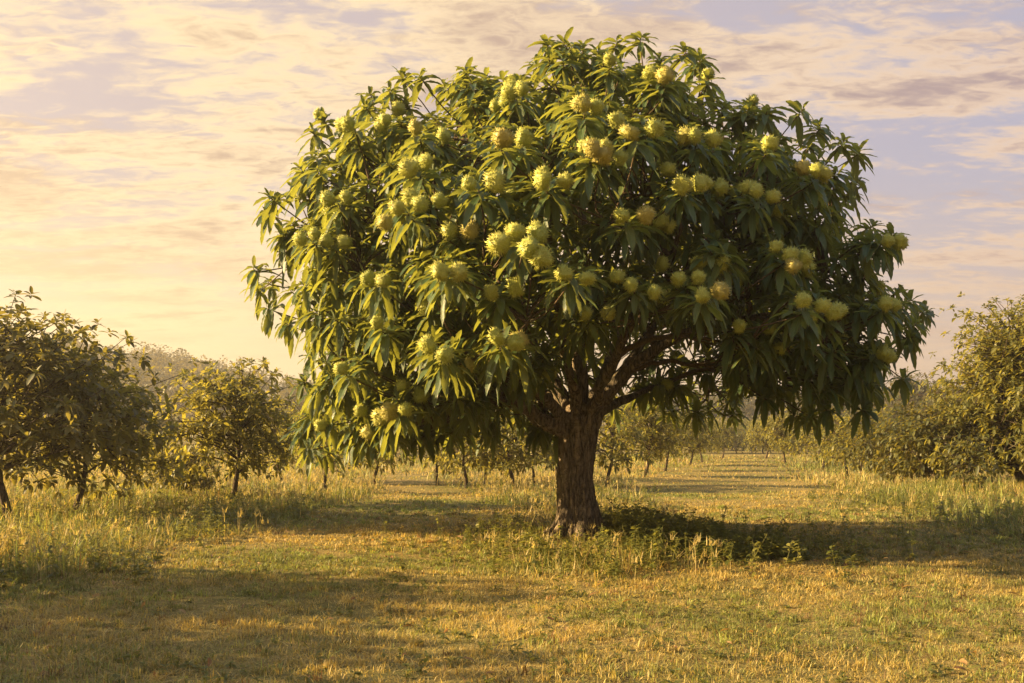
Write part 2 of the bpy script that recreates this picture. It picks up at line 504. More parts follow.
M_ground = ground_mat()

# ------------------------------------------------------------------ ground sheet
na, nr = 220, 170
ang = np.linspace(0, 2 * np.pi, na, endpoint=False)
rad = np.concatenate([[0.3], np.geomspace(1.0, 820, nr - 1)])
# finer rings where the meadow shows
rad = np.sort(np.concatenate([rad, np.linspace(5, 34, 60)]))
nr = len(rad)
gx = np.outer(rad, np.sin(ang)); gy = np.outer(rad, np.cos(ang))
gz = terr(gx, gy)
V = np.stack([gx, gy, gz], -1).reshape(-1, 3)
i, j = np.meshgrid(np.arange(nr - 1), np.arange(na), indexing='ij'); j2 = (j + 1) % na
Fq = np.stack([i * na + j, (i + 1) * na + j, (i + 1) * na + j2, i * na + j2], -1).reshape(-1, 4)[:, ::-1]
V = np.concatenate([V, [[0, 0, float(terr(0, 0))]]])
k = np.arange(na)
Ft = np.stack([np.full(na, nr * na), k, (k + 1) % na], -1)[:, ::-1]
g = obj('ground', make_mesh('ground', V, [Fq, Ft]), M_ground)
tag(g, kind='structure')

# haze: one closed box round camera, ground and everything built
hm, ht = new_mat('haze_air')
ho = ht.n('ShaderNodeOutputMaterial'); pv = ht.n('ShaderNodeVolumePrincipled')
pv.inputs['Color'].default_value = (1.0, 0.95, 0.88, 1)
pv.inputs['Density'].default_value = 0.0010
pv.inputs['Anisotropy'].default_value = 0.70
ht.l(pv.outputs[0], ho.inputs['Volume'])
ZB, ZT, HX = -2.5, 40.0, 830.0
hv = np.array([[sx * HX, sy * HX, z] for z in (ZB, ZT) for sx, sy in ((-1, -1), (1, -1), (1, 1), (-1, 1))], float)
hf = np.array([[0, 3, 2, 1], [4, 5, 6, 7], [0, 1, 5, 4], [1, 2, 6, 5], [2, 3, 7, 6], [3, 0, 4, 7]])
hz = obj('haze', make_mesh('haze', hv, [hf], smooth=False), hm)
tag(hz, kind='stuff')

# ------------------------------------------------------------------ the chestnut tree
TX, TD = (578 - 512) / F * 16.0, 16.0
TZ = float(terr(TX, TD))
tree = empty('chestnut_tree', (TX, TD, TZ), 'large spreading chestnut tree with spiny yellow-green burrs and thick rough trunk in the meadow', 'tree')
T0 = np.array([TX, TD, TZ])
def tp(px, py, off):            # tree-local point
    return at(px, py, TD + off) - T0

limbs = [
    [(572, 428, 0.0), (545, 420, -0.25), (522, 402, -0.45), (492, 372, -0.7), (440, 325, -1.0), (360, 262, -1.2)],
    [(574, 425, 0.0), (562, 398, 0.1), (545, 365, 0.2), (500, 290, 0.4), (430, 190, 0.6), (395, 140, 0.6)],
    [(580, 425, 0.0), (584, 385, 0.0), (583, 340, 0.1), (590, 240, 0.2), (575, 120, 0.1), (570, 75, 0.1)],
    [(588, 425, 0.0), (606, 396, -0.15), (635, 368, -0.3), (668, 346, -0.5), (730, 318, -0.9), (830, 300, -1.1)],
    [(588, 422, 0.05), (612, 390, 0.3), (645, 345, 0.6), (700, 260, 0.8), (760, 180, 0.8)],
    [(578, 420, -0.05), (572, 375, -0.6), (560, 305, -1.6), (550, 215, -2.4), (545, 150, -2.4)],
    [(584, 420, 0.1), (598, 380, 0.9), (620, 320, 1.9), (640, 220, 2.6)],
    [(573, 424, 0.1), (545, 398, 0.9), (500, 365, 1.9), (430, 335, 2.8)],
    [(586, 422, -0.05), (602, 380, -0.6), (630, 318, -1.6), (670, 250, -2.6), (690, 200, -2.6)],
    [(588, 425, 0.1), (620, 398, 0.9), (680, 372, 2.0), (760, 350, 2.9)],
    [(573, 424, -0.05), (540, 395, -0.6), (500, 345, -1.5), (455, 280, -2.4), (430, 220, -2.2)],
]
lrad = [0.155, 0.15, 0.17, 0.175, 0.13, 0.12, 0.12, 0.11, 0.12, 0.11, 0.11]
acc = Acc()
# trunk with root flare
tz = np.linspace(-0.35, 2.05, 30)
tr_ = np.interp(tz, [-0.35, 0.0, 0.15, 0.4, 0.8, 1.3, 1.7, 1.9, 2.05], [0.58, 0.45, 0.36, 0.31, 0.287, 0.282, 0.305, 0.305, 0.22])
tpts = np.stack([np.interp(tz, [-0.3, 0, 1, 2], [0.0, 0.0, -0.06, 0.05]), np.zeros(30), tz], -1)
acc.add(*(lambda v, f, u: (v, f, None, u))(*tube(tpts, tr_, 40, 2)))
for q in range(8):                                   # buttress roots
    a = q * 0.785 + rng.uniform(-0.25, 0.25); ln = rng.uniform(0.5, 0.75)
    c, s_ = math.cos(a), math.sin(a)
    rp = spline([(c * 0.17, s_ * 0.17, 0.7), (c * 0.31, s_ * 0.31, 0.22), (c * ln * 0.8, s_ * ln * 0.8, 0.0), (c * ln * 1.25, s_ * ln * 1.25, -0.16)], 12)
    v, f, u = tube(rp, np.linspace(0.085, 0.05, 12), 10, 2); acc.add(v, f, None, u)
limb_pts = []
for L_, r0 in zip(limbs, lrad):
    pts = spline([tp(*p) for p in L_], 40)
    wob = np.cumsum(rng.normal(0, 0.012, (40, 3)), axis=0); wob -= wob[0]
    pts = pts + wob
    pts[0] = [rng.uniform(-.08, .08), rng.uniform(-.06, .06), 1.55]
    rr = r0 * (1 - 0.80 * np.linspace(0, 1, 40) ** 0.8)
    limb_pts.append((pts, rr))
    v, f, u = tube(pts, rr, 14, 2); acc.add(v, f, None, u)
tm = acc.mesh('trunk_raw')
tmp = bpy.data.objects.new('trunk_raw', tm); COL.objects.link(tmp)
md = tmp.modifiers.new('r', 'REMESH'); md.mode = 'VOXEL'; md.voxel_size = 0.021
sm = tmp.modifiers.new('s', 'SMOOTH'); sm.iterations = 4; sm.factor = 0.5
dg = bpy.context.evaluated_depsgraph_get()
trunk_me = bpy.data.meshes.new_from_object(tmp.evaluated_get(dg))
bpy.data.objects.remove(tmp); bpy.data.meshes.remove(tm)
nv = len(trunk_me.vertices)
co = np.empty(nv * 3, np.float32); trunk_me.vertices.foreach_get('co', co); co = co.reshape(-1, 3).astype(float)
no = np.empty(nv * 3, np.float32); trunk_me.vertices.foreach_get('normal', no); no = no.reshape(-1, 3)
th = np.arctan2(co[:, 1], co[:, 0])
amp = 0.05 * np.exp(-np.maximum(co[:, 2] - 1.7, 0) / 0.7) + 0.012
ridge = 1 - np.abs(2 * fbm(th * 6.0 + 3 * fbm(co[:, 2] * 0.9, th * 2, 4), co[:, 2] * 1.7, 21, 3) - 1) * 2
plates = vnoise(th * 7, co[:, 2] * 5.5, 33)
co = co + no * (amp * (0.55 * (ridge - 0.4) + 0.4 * (plates - 0.5)))[:, None]
# broad muscle swellings low on the trunk
lob = 0.025 * np.cos(th * 5 + 0.7) * np.exp(-np.maximum(co[:, 2], 0) / 0.7)
co[:, :2] += no[:, :2] * lob[:, None]
trunk_me.vertices.foreach_set('co', co.astype(np.float32).ravel())
trunk_me.polygons.foreach_set('use_smooth', np.full(len(trunk_me.polygons), True))
trunk_me.name = 'chestnut_trunk'; trunk_me.materials.clear()
obj('trunk', trunk_me, M_bark, tree)

# crown: silhouettes of the front half and of the whole crown, seen against the tree's own depth
FRONT = np.array([(296, 428), (318, 412), (334, 396), (300, 384), (298, 362), (318, 340), (272, 318), (258, 292), (256, 268), (280, 250), (274, 224), (272, 204), (302, 192), (292, 160), (318, 146), (320, 124), (356, 124), (358, 98), (392, 104), (418, 82), (446, 90), (466, 62), (494, 74), (520, 74),
                  (540, 50), (566, 34), (596, 54), (640, 38), (676, 46), (704, 62), (722, 84), (730, 118), (752, 104), (786, 112), (822, 134), (852, 158), (866, 178), (840, 204), (838, 222), (880, 228), (902, 242), (868, 262), (846, 280), (884, 292), (926, 314), (900, 332), (868, 344), (892, 362), (856, 384), (832, 404), (790, 408), (758, 392), (738, 362),
                  (712, 326), (664, 316), (624, 330), (598, 352), (562, 364), (538, 382), (508, 404), (470, 418), (438, 432), (390, 432), (345, 444)], float)
BACK = np.array([(315, 420), (340, 395), (325, 360), (300, 310), (292, 270), (318, 200), (352, 135), (425, 100), (470, 76), (535, 66), (568, 50), (630, 50), (715, 90), (735, 125), (810, 150), (830, 215), (845, 285), (880, 318), (845, 370), (780, 390),
                 (735, 380), (705, 392), (660, 400), (615, 402), (560, 404), (520, 420), (450, 430), (380, 434)], float)
CC = np.array([590.0, 262.0])
def rho(poly, p):
    """0 at the crown centre, 1 on the outline"""
    p = np.atleast_2d(p); d = p - CC; out = np.full(len(p), 9.0)
    n = len(poly); best = np.zeros(len(p))
    for a in range(n):
        A = poly[a] - CC; B = poly[(a + 1) % n] - CC; E = B - A
        den = d[:, 0] * E[1] - d[:, 1] * E[0]
        den = np.where(np.abs(den) < 1e-9, 1e-9, den)
        t = (A[0] * E[1] - A[1] * E[0]) / den
        u = (A[0] * d[:, 1] - A[1] * d[:, 0]) / den
        ok = (t > 0) & (u >= -1e-6) & (u <= 1 + 1e-6)
        out = np.where(ok & (t < out), t, out)
    return 1.0 / out
DEP = 4.3
def depth_at(r):
    return DEP * np.sqrt(np.clip(1 - np.clip(r, 0, 1) ** 2.3, 0, 1))

clusters = [(478,187,2),(516,195,1),(508,212,1),(409,210,5),(458,232,2),(461,251,2),(524,238,7),(338,200,2),(342,215,2),(351,226,1),(312,238,2),(335,244,2),(308,193,2),(353,125,2),(353,145,1),(400,112,1),
 (389,125,2),(418,132,1),(416,147,1),(516,94,3),(503,108,2),(503,143,1),(523,143,1),(584,110,2),(592,154,3),(584,168,1),(443,141,1),(472,108,1),(609,63,1),(663,80,1),(649,78,1),(660,101,1),(616,125,1),(636,134,2),
 (604,160,3),(766,148,1),(719,163,1),(667,175,1),(683,188,2),(669,203,2),(707,190,2),(723,192,2),(719,208,1),(757,197,3),(772,210,1),(757,215,2),(627,219,2),(813,175,3),(656,222,2),(786,255,4),(447,271,2),
 (519,256,2),(438,348,2),(454,359,2),(469,366,1),(502,341,2),(499,354,1),(519,341,1),(407,388,1),(422,395,1),(371,430,1),(385,428,1),(400,410,2),(385,417,1),(382,325,1),(404,296,1),(590,316,3),(583,327,2),(346,370,1),
 (429,309,1),(620,303,2),(636,286,3),(649,295,2),(685,283,2),(703,294,2),(705,265,2),(719,272,2),(766,267,2),(797,263,2),(658,269,1),(804,305,2),(806,318,1),(826,312,2),(884,305,2),(746,345,2),(775,348,1),(763,330,1),
 (735,330,1),(875,288,1)]
ros_p = []; ros_a = []; ros_px = []; ros_b = []       # shoot tips, axes, pixels, burr counts
# boughs: the crown is built of some eighty bulging tufts, each the end of one bough
cells = []
for (px, py, nb) in sorted(clusters, key=lambda c: -c[2]):
    if all((px - a) ** 2 + ((py - b) * 1.2) ** 2 < 1e9 and (px - a) ** 2 + ((py - b) * 1.45) ** 2 > 52 ** 2 for a, b in cells): cells.append((px, py))
rc = np.random.default_rng(8)
for _ in range(6000):
    p = rc.uniform(FRONT.min(0), FRONT.max(0))
    if rho(FRONT, p)[0] < 0.97 and all((p[0] - a) ** 2 + ((p[1] - b) * 1.45) ** 2 > 56 ** 2 for a, b in cells): cells.append(tuple(p))
cells = np.array(cells)
cell_j = rc.uniform(-0.75, 0.55, len(cells))
def cell_of(px, py):
    d2 = (cells[:, 0] - px) ** 2 + ((cells[:, 1] - py) * 1.45) ** 2
    k = int(d2.argmin()); return k, math.sqrt(d2[k])
def front_off(px, py, q):
    k, dd_ = cell_of(px, py)
    base = -depth_at(min(q, 0.97))
    bulge = 1.25 * (dd_ / 34.0) ** 2
    bulge += 0.9 * max(0.0, min(1.0, (py - cells[k, 1] - 6) / 14.0))
    return base + cell_j[k] * min(1, 1.4 * (1.02 - min(q, 1))+0.25) + min(bulge, 2.0), k, dd_
def inside_dir(px, py, dy, k=None):
    c = at(CC[0], CC[1] + 40, TD) - T0
    p = tp(px, py, dy)
    v = norm((p - c) / np.array([5.2, 4.4, 3.6]))
    if k is not None:
        v = v + 0.75 * np.array([(px - cells[k, 0]) / 34.0, -0.25, -(py - cells[k, 1]) / 34.0])
    return norm(v)
def add_ros(px, py, dy, nb, k=None, jit=0.2, up=0.62):
    a = inside_dir(px, py, dy, k)
    a = norm(a * 0.75 + UP * up + rng.normal(0, jit, 3))
    ros_p.append(tp(px, py, dy)); ros_a.append(a); ros_px.append((px, py, dy)); ros_b.append(nb)
for (px, py, nb) in clusters:
    q = rho(FRONT, (px, py))[0]
    dy, k, dd_ = front_off(px, py, q)
    add_ros(px, py + 3, dy - 0.28, nb, k, 0.12, 0.8)
def clear_fork(px, py):
    return 545 < px < 725 and py > 372 - 0.36 * max(0, px - 600)
rx = np.random.default_rng(31)
for k in range(len(cells)):
    if rx.random() < 0.55 and all((cells[k, 0] - c[0]) ** 2 + (cells[k, 1] - c[1]) ** 2 > 20 ** 2 for c in clusters):
        q = rho(FRONT, cells[k])[0]
        dy, k2, dd_ = front_off(cells[k, 0], cells[k, 1], q)
        add_ros(cells[k, 0], cells[k, 1], dy - 0.2, int(rx.integers(1, 4)), k, 0.15, 0.8)
def fill(poly, n, mind, dfun, maxr=1.0, seed=0):
    r_ = np.random.default_rng(seed); got = []
    lo = poly.min(0); hi = poly.max(0); tries = 0
    while len(got) < n and tries < 40000:
        tries += 1
        p = r_.uniform(lo, hi)
        q = rho(poly, p)[0]
        if q > maxr: continue
        if any((p[0] - g_[0]) ** 2 + ((p[1] - g_[1]) * 1.15) ** 2 < mind ** 2 for g_ in got): continue
        if dfun(p, q, r_) is not False: got.append(p)
def f_front(p, q, r_):
    if p[1] > 300 and clear_fork(p[0], p[1] + 10): return False
    dy, k, dd_ = front_off(p[0], p[1], q)
    if dd_ > 26 and r_.random() < 0.85: return False
    add_ros(p[0], p[1], dy + r_.uniform(0, 0.3), 0, k)
def f_mid(p, q, r_):
    if clear_fork(*p): return False
    dy = r_.uniform(-0.68, 0.55) * depth_at(min(q, 0.98))
    add_ros(p[0], p[1], dy, 0, None, 0.4)
def f_back(p, q, r_):
    dy = depth_at(min(q, 0.98)) * r_.uniform(0.55, 1.0)
    add_ros(p[0], p[1], dy, 0 if r_.random() < 0.9 else 1, None, 0.3)
fill(FRONT, 380, 12.5, f_front, 0.98, 1)
fill(FRONT, 360, 13, f_mid, 0.87, 2)
fill(BACK, 360, 15, f_back, 0.93, 3)
for _ in range(20):
    add_ros(rng.uniform(600, 735), rng.uniform(384, 412), rng.uniform(2.6, 4.4), 0, None, 0.25, 0.5)
for _ in range(42):
    px = rng.uniform(738, 885); add_ros(px, rng.uniform(335, 402 - 0.28 * max(0, px - 820)), rng.uniform(-1.6, 1.8), 1 if rng.random() < 0.12 else 0, None, 0.25, 0.5)
for _ in range(42):
    add_ros(rng.uniform(305, 470), rng.uniform(385, 436), rng.uniform(-1.8, 1.8), 1 if rng.random() < 0.15 else 0, None, 0.25, 0.5)
for _ in range(40):
    add_ros(rng.uniform(400, 560), rng.uniform(400, 434), rng.uniform(1.0, 3.2), 0, None, 0.25, 0.5)
# shoots along the outline itself so that leaf tips break the edge
per = np.concatenate([FRONT, FRONT[:1]])
seg = np.linalg.norm(np.diff(per, axis=0), axis=1); cum = np.concatenate([[0], np.cumsum(seg)])
s_ = 0
while s_ < cum[-1]:
    px = np.interp(s_, cum, per[:, 0]); py = np.interp(s_, cum, per[:, 1])
    if not (505 < px < 730 and py > 300):
        inw = 0.0 - 0.22 * (fbm(px / 42.0, py / 42.0, 55, 2) - 0.42) + rng.uniform(-0.02, 0.03)
        px = px + (CC[0] - px) * inw; py = py + (CC[1] - py) * inw
        add_ros(px, py, rng.uniform(-1.4, 1.4), 0 if rng.random() < 0.9 else 1, None, 0.15, 0.32)
    s_ += rng.uniform(17, 27)
ros_p = np.array(ros_p); ros_a = np.array(ros_a); ros_b = np.array(ros_b); ros_px = np.array(ros_px)
NR = len(ros_p)

age = 0.25 + 0.45 * vnoise(ros_p[:, 0] * 0.8, ros_p[:, 2] * 0.8 + ros_p[:, 1], 61)
V, Fc, Tc, Uc = rosettes(ros_p, ros_a, (14, 20), (0.31, 0.47), (0.25, 0.32), rng, age, ns=12, spread=(50, 116), kr=(0.25, 0.95), serr=0.13, fold=0.36, wavy=0.10, rollv=0.16)
obj('crown', make_mesh('chestnut_crown', V, Fc, Tc, Uc), M_leaf, tree)

# branches: groups of shoot tips hang together on one branch
K = 84
cen = ros_p[rng.choice(NR, K, replace=False)].copy()
for _ in range(8):
    dd = ((ros_p[:, None] - cen[None]) ** 2).sum(-1); lab = dd.argmin(1)
    for q in range(K):
        if (lab == q).any(): cen[q] = ros_p[lab == q].mean(0)
LP = np.concatenate([p[14:] for p, r in limb_pts]); LR = np.concatenate([r[14:] for p, r in limb_pts])
for q in range(K):
    mem = np.where(lab == q)[0]
    if len(mem) == 0: continue
    c = cen[q] - norm(ros_a[mem].mean(0)) * 0.35 - UP * 0.15
    v = LP - c
    dist = np.linalg.norm(v, axis=1) + np.maximum(v[:, 2], 0) * 1.5
    bi = dist.argmin(); a0 = LP[bi]
    m1 = a0 + (c - a0) * 0.4 + UP * 0.18 * np.linalg.norm(c - a0) * 0.6
    pts = spline([a0, m1, c], 14) + np.concatenate([[[0, 0, 0]], rng.normal(0, 0.02, (13, 3))])
    r0 = min(LR[bi] * 0.75, 0.055)
    ba = Acc()
    v, f, u = tube(pts, np.linspace(r0, 0.016, 14), 8); ba.add(v, f, None, u)
    for mi in mem:
        e = ros_p[mi]; st = pts[rng.integers(8, 14)]
        mpt = (st + e) / 2 - ros_a[mi] * 0.08 + rng.normal(0, 0.05, 3)
        tw = spline([st, mpt, e - ros_a[mi] * 0.1, e], 8)
        v, f, u = tube(tw, np.linspace(0.014, 0.006, 8), 5); ba.add(v, f, None, u)
    obj('branch', ba.mesh('chestnut_branch'), M_twig, tree)

# burrs: a cushion densely set with spines
def burr_mesh(seed, ns=300):
    r_ = np.random.default_rng(seed)
    ic = []
    nlat, nlon = 10, 16
    V = []; 
    for a in range(nlat + 1):
        for b in range(nlon):
            th_ = math.pi * a / nlat; ph = 2 * math.pi * b / nlon
            V.append((math.sin(th_) * math.cos(ph), math.sin(th_) * math.sin(ph), math.cos(th_)))
    V = np.array(V)
    lump = 1 + 0.10 * np.sin(V[:, 0] * 4 + seed) + 0.10 * np.cos(V[:, 1] * 4.3 + seed * 2) + 0.06 * np.sin(V[:, 2] * 6 + seed)
    i, j = np.meshgrid(np.arange(nlat), np.arange(nlon), indexing='ij'); j2 = (j + 1) % nlon
    Fq = np.stack([i * nlon + j, (i + 1) * nlon + j, (i + 1) * nlon + j2, i * nlon + j2], -1).reshape(-1, 4)
    A = Acc()
    A.add(V * 0.78 * lump[:, None], [Fq], np.tile([0.1, 0, 0, 1], (len(V), 1)))
    k = np.arange(ns) + 0.5
    z = 1 - 2 * k / ns; ph = k * 2.39996; s = np.sqrt(1 - z * z)
    d = np.stack([s * np.cos(ph), s * np.sin(ph), z], -1); d = norm(d + r_.normal(0, 0.14, d.shape))
    lp = 1 + 0.10 * np.sin(d[:, 0] * 4 + seed) + 0.10 * np.cos(d[:, 1] * 4.3 + seed * 2) + 0.06 * np.sin(d[:, 2] * 6 + seed)
    e1 = norm(np.cross(d, norm(r_.normal(size=d.shape)))); e2 = np.cross(d, e1)
    bw = 0.055
    tip = norm(d + r_.normal(0, 0.42, d.shape))
    B = d * (0.74 * lp)[:, None]
    tv = B + tip * r_.uniform(0.22, 0.48, ns)[:, None]
    VV = np.stack([B + e1 * bw, B - e1 * bw * 0.5 + e2 * bw * 0.87, B - e1 * bw * 0.5 - e2 * bw * 0.87, tv], 1).reshape(-1, 3)
    b = (np.arange(ns) * 4)[:, None]
    Ft = np.concatenate([b + [0, 1, 3], b + [1, 2, 3], b + [2, 0, 3]])
    TT = np.tile(np.array([[0.25], [0.25], [0.25], [1.0]]), (ns, 1)) * np.ones((1, 4))
    A.add(VV, [Ft], TT)
    return A
burr_acc = [burr_mesh(s) for s in (1, 5, 9)]
burr_me = [a.mesh('burr') for a in burr_acc]
allb = []
for q in np.where(ros_b > 0)[0]:
    nb = int(ros_b[q]); a = ros_a[q]; e1 = norm(np.cross(a, UP + 0.01)); e2 = np.cross(a, e1)
    for b in range(nb):
        rr = rng.uniform(0.092, 0.134)
        ang_ = b * 2.4 + rng.uniform(0, 1); off = 0.0 if nb == 1 else rng.uniform(0.12, 0.19) * math.sqrt(b + 0.35)
        front = np.array([0, -1.0, 0]) * (0.12 if ros_px[q][2] < 0 else 0)
        pos = ros_p[q] + a * (0.07 + rng.uniform(-0.03, 0.03) - 0.02 * b) + (e1 * math.cos(ang_) + e2 * math.sin(ang_)) * off + front
        dcam = np.linalg.norm(pos + T0 - np.array([0, 0, EYE]))
        allb.append((rr / dcam * (1 if ros_px[q][2] < 0.5 else 0.3), pos, rr))
allb.sort(key=lambda t: -t[0])
rest = Acc()
for n_, (_, pos, rr) in enumerate(allb):
    kx = int(rng.integers(0, 3)); eu = rng.uniform(0, 6.28, 3)
    if n_ < 100:
        o = obj('burr', burr_me[kx], M_burr, tree)
        o.location = pos; o.rotation_euler = tuple(eu); o.scale = (rr, rr, rr * rng.uniform(0.78, 1.0))
    else:
        A = burr_acc[kx]; off = 0
        c, s = math.cos(eu[2]), math.sin(eu[2])
        Rm = np.array([[c, -s, 0], [s, c, 0], [0, 0, 1]])
        VV = np.concatenate(A.V) @ Rm.T * rr + pos
        rest.add(VV, [np.concatenate(f) for f in A.F.values()], np.concatenate(A.T))
if rest.n:
    o = obj('burrs', rest.mesh('burrs'), M_burr, tree); o['kind'] = 'stuff'

# ------------------------------------------------------------------ orchard trees
def orchard_parts(seed, h, rad, trunk_h, tr, nclump, nros, leafL, nleaf=(6, 9), ns=4, cone=0.0, gap=0.25, low=0.31, lw=(0.36, 0.48), stems=1):
    """trunk mesh and crown mesh of one tree of height h standing at the origin"""
    r = np.random.default_rng(seed)
    ta = Acc(); ca = []
    cc = []
    for q in range(nclump):
        u = (q + 0.5) / nclump
        zz = low * h + (h - low * h) * (u ** 0.85) * 0.97
        f = (zz - low * h) / (h * (1 - low))
        prof = math.sin(math.pi * min(1, 0.18 + 0.80 * f)) ** 0.7 if cone == 0 else (1 - f) ** 0.62 * 0.92 + 0.06
        ph = q * 2.39996 + r.uniform(-0.4, 0.4)
        rr = rad * prof * r.uniform(0.55, 0.98)
        cc.append((rr * math.cos(ph), rr * math.sin(ph), zz))
    cc = np.array(cc)
    lean = r.normal(0, 0.05, 2) * h
    top = np.array([lean[0], lean[1], trunk_h])
    for s in range(stems):
        b0 = np.array([0, 0, -0.15]) if s == 0 else np.array([r.uniform(-.3, .3), r.uniform(-.3, .3), -0.15])
        tp_ = spline([b0, b0 * 0.5 + top * 0.5 + r.normal(0, 0.03, 3), top], 8)
        v, f, u = tube(tp_, tr * np.linspace(1.25, 0.85, 8), 9); ta.add(v, f, None, u)
    axis_top = np.array([lean[0] * 1.3, lean[1] * 1.3, h * 0.82])
    lead = spline([top, (top + axis_top) / 2 + r.normal(0, 0.06, 3), axis_top], 10)
    v, f, u = tube(lead, tr * np.linspace(0.8, 0.12, 10), 7); ta.add(v, f, None, u)
    P = []; A = []; Tn = []
    for c in cc:
        hh = np.clip((c[2] - trunk_h) / (h * 0.82 - trunk_h) * 0.62, 0, 0.95)
        a0 = lead[int(hh * 9)]
        m = a0 + (c - a0) * 0.5 + UP * 0.06 * h * r.uniform(-0.3, 1)
        bp = spline([a0, m, c], 8)
        v, f, u = tube(bp, tr * np.linspace(0.42, 0.10, 8), 6); ta.add(v, f, None, u)
        k = max(3, int(nros / nclump * r.uniform(0.6, 1.4)))
        sp_ = rad * r.uniform(0.26, 0.40)
        pp = c + np.clip(r.normal(0, 1, (k, 3)), -1.45, 1.45) * np.array([sp_, sp_, sp_ * 0.62])
        pp = pp[pp[:, 2] > 0.12 * h]
        P.append(pp); out = pp - np.array([0, 0, h * 0.45])
        A.append(norm(norm(out) + UP * 0.35 + r.normal(0, 0.35, pp.shape)))
        Tn.append(np.full(len(pp), r.uniform(0.15, 0.75)))
        for e in pp[::3]:
            v, f, u = tube(np.array([bp[5], (bp[5] + e) / 2 + r.normal(0, 0.03, 3), e]), np.array([0.010, 0.008, 0.005]) * max(1, h / 3), 4); ta.add(v, f, None, u)
    P = np.concatenate(P); A = np.concatenate(A); Tn = np.concatenate(Tn)
    V, Fc, Tc, Uc = rosettes(P, A, nleaf, leafL, lw, r, Tn, ns=ns, spread=(30, 98), kr=(0.0, 0.85), serr=0.0, fold=0.25)
    return ta.mesh('orchard_trunk'), make_mesh('orchard_crown', V, Fc, Tc, Uc)

kinds = {
    'near':   (orchard_parts(101, 4.2, 1.9, 0.85, 0.085, 30, 820, (0.17, 0.28), (6, 9), 5, low=0.30), M_orch_dark),
    'spread': (orchard_parts(102, 3.6, 2.0, 0.75, 0.07, 22, 660, (0.17, 0.28), (6, 9), 5, low=0.33), M_orch),
    'round':  (orchard_parts(103, 3.2, 1.45, 0.75, 0.065, 26, 620, (0.15, 0.24), (6, 9), 4), M_orch),
    'small':  (orchard_parts(104, 2.5, 1.25, 0.75, 0.055, 18, 330, (0.15, 0.24), (5, 8), 4), M_orch),
    'loose':  (orchard_parts(105, 2.5, 1.3, 0.7, 0.05, 14, 190, (0.16, 0.24), (5, 7), 4), M_orch),
    'low':    (orchard_parts(106, 2.4, 1.7, 0.5, 0.06, 15, 560, (0.15, 0.25), (6, 8), 4, low=0.16), M_orch_dark),
    'tall':   (orchard_parts(107, 5.7, 3.1, 0.8, 0.14, 84, 4300, (0.16, 0.27), (6, 9), 3, low=0.10, cone=1.0), M_orch),
    'sapling':(orchard_parts(108, 1.7, 0.55, 0.75, 0.024, 9, 70, (0.14, 0.22), (5, 7), 4), M_orch_dark),
    'wood':   (orchard_parts(109, 9.0, 3.6, 1.6, 0.2, 30, 620, (0.38, 0.62), (5, 7), 3, low=0.14), M_wood),
}
def plant(kind, px, d, label, group, sc=1.0, rz=None, name='orchard_tree', cat='tree', x=None):
    (tm_, cm_), mt = kinds[kind]
    X = (px - 512.0) / F * d if x is None else x
    e = empty(name, (X, d, float(terr(X, d))), label, cat, group, rng.uniform(0, 6.28) if rz is None else rz, sc)
    obj('trunk', tm_, M_obark, e); obj('crown', cm_, mt, e)
    return e

GL = 'orchard trees left of the chestnut'; GM = 'small orchard trees seen left of the chestnut trunk'
GR = 'row of orchard trees right of the chestnut trunk'; GE = 'trees along the right edge of the mown lane'
plant('near', 10, 18.7, 'tallest dark leafy tree, cut off by the left picture edge', GL, 0.93)
plant('spread', 66, 20.6, 'dark spreading tree whose boughs reach right from beside the tallest left tree', GL, 0.92)
plant('round', 229, 23.7, 'rounded golden-green tree standing in rough grass beside the left mown lane', GL)
plant('low', 182, 25.5, 'low bushy tree tucked against the left side of the rounded golden-green tree', GL, 0.58)
plant('small', 128, 31, 'pale sunlit tree half hidden behind the dark spreading tree', GL, 0.85)
plant('loose', 326, 29.5, 'sparse tree with bare grey branches showing, right of the rounded golden-green tree', GL, 1.0)
plant('small', 374, 36, 'hazy grey-green tree under the lowest left boughs of the chestnut', GL, 1.0)
plant('small', 282, 38, 'hazy tree peeping out behind the right side of the rounded golden-green tree', GL, 1.1)
plant('loose', 20, 33, 'sunlit tree seen through the lower boughs of the two dark left trees', GL, 1.1)
for px, d, lab in ((437, 36, 'small tree at the far end of the left mown lane, leftmost of its cluster'), (466, 32.5, 'small slender tree second from the left in the cluster behind the left mown lane'),
                   (486, 35, 'small tree in the middle of the cluster, set back behind its neighbours'), (516, 32, 'small leafy tree with a straight dark trunk, second from the chestnut trunk'),
                   (533, 34, 'small tree just left of the chestnut trunk with forked thin stem'), (556, 39, 'small tree half hidden behind the chestnut trunk')):
    plant('small' if d < 34 else 'loose', px, d, lab, GM, rng.uniform(0.92, 1.08))
for kd, px, d, s, lab in (('small', 607, 34.5, 1.12, 'nearest tree of the row, right beside the chestnut trunk'), ('round', 643, 43, 1.0, 'full round tree second along the row right of the chestnut trunk'),
                       ('small', 664, 51, 1.15, 'third tree along the row behind the full round tree'), ('round', 688, 61, 0.98, 'fourth tree along the row where it begins to fade'),
                       ('small', 702, 72, 1.12, 'fifth tree along the row beside the lane narrowing away'), ('round', 722, 88, 0.95, 'dark rounded tree closing the far end of the row')):
    plant(kd, px, d, lab, GR, s)
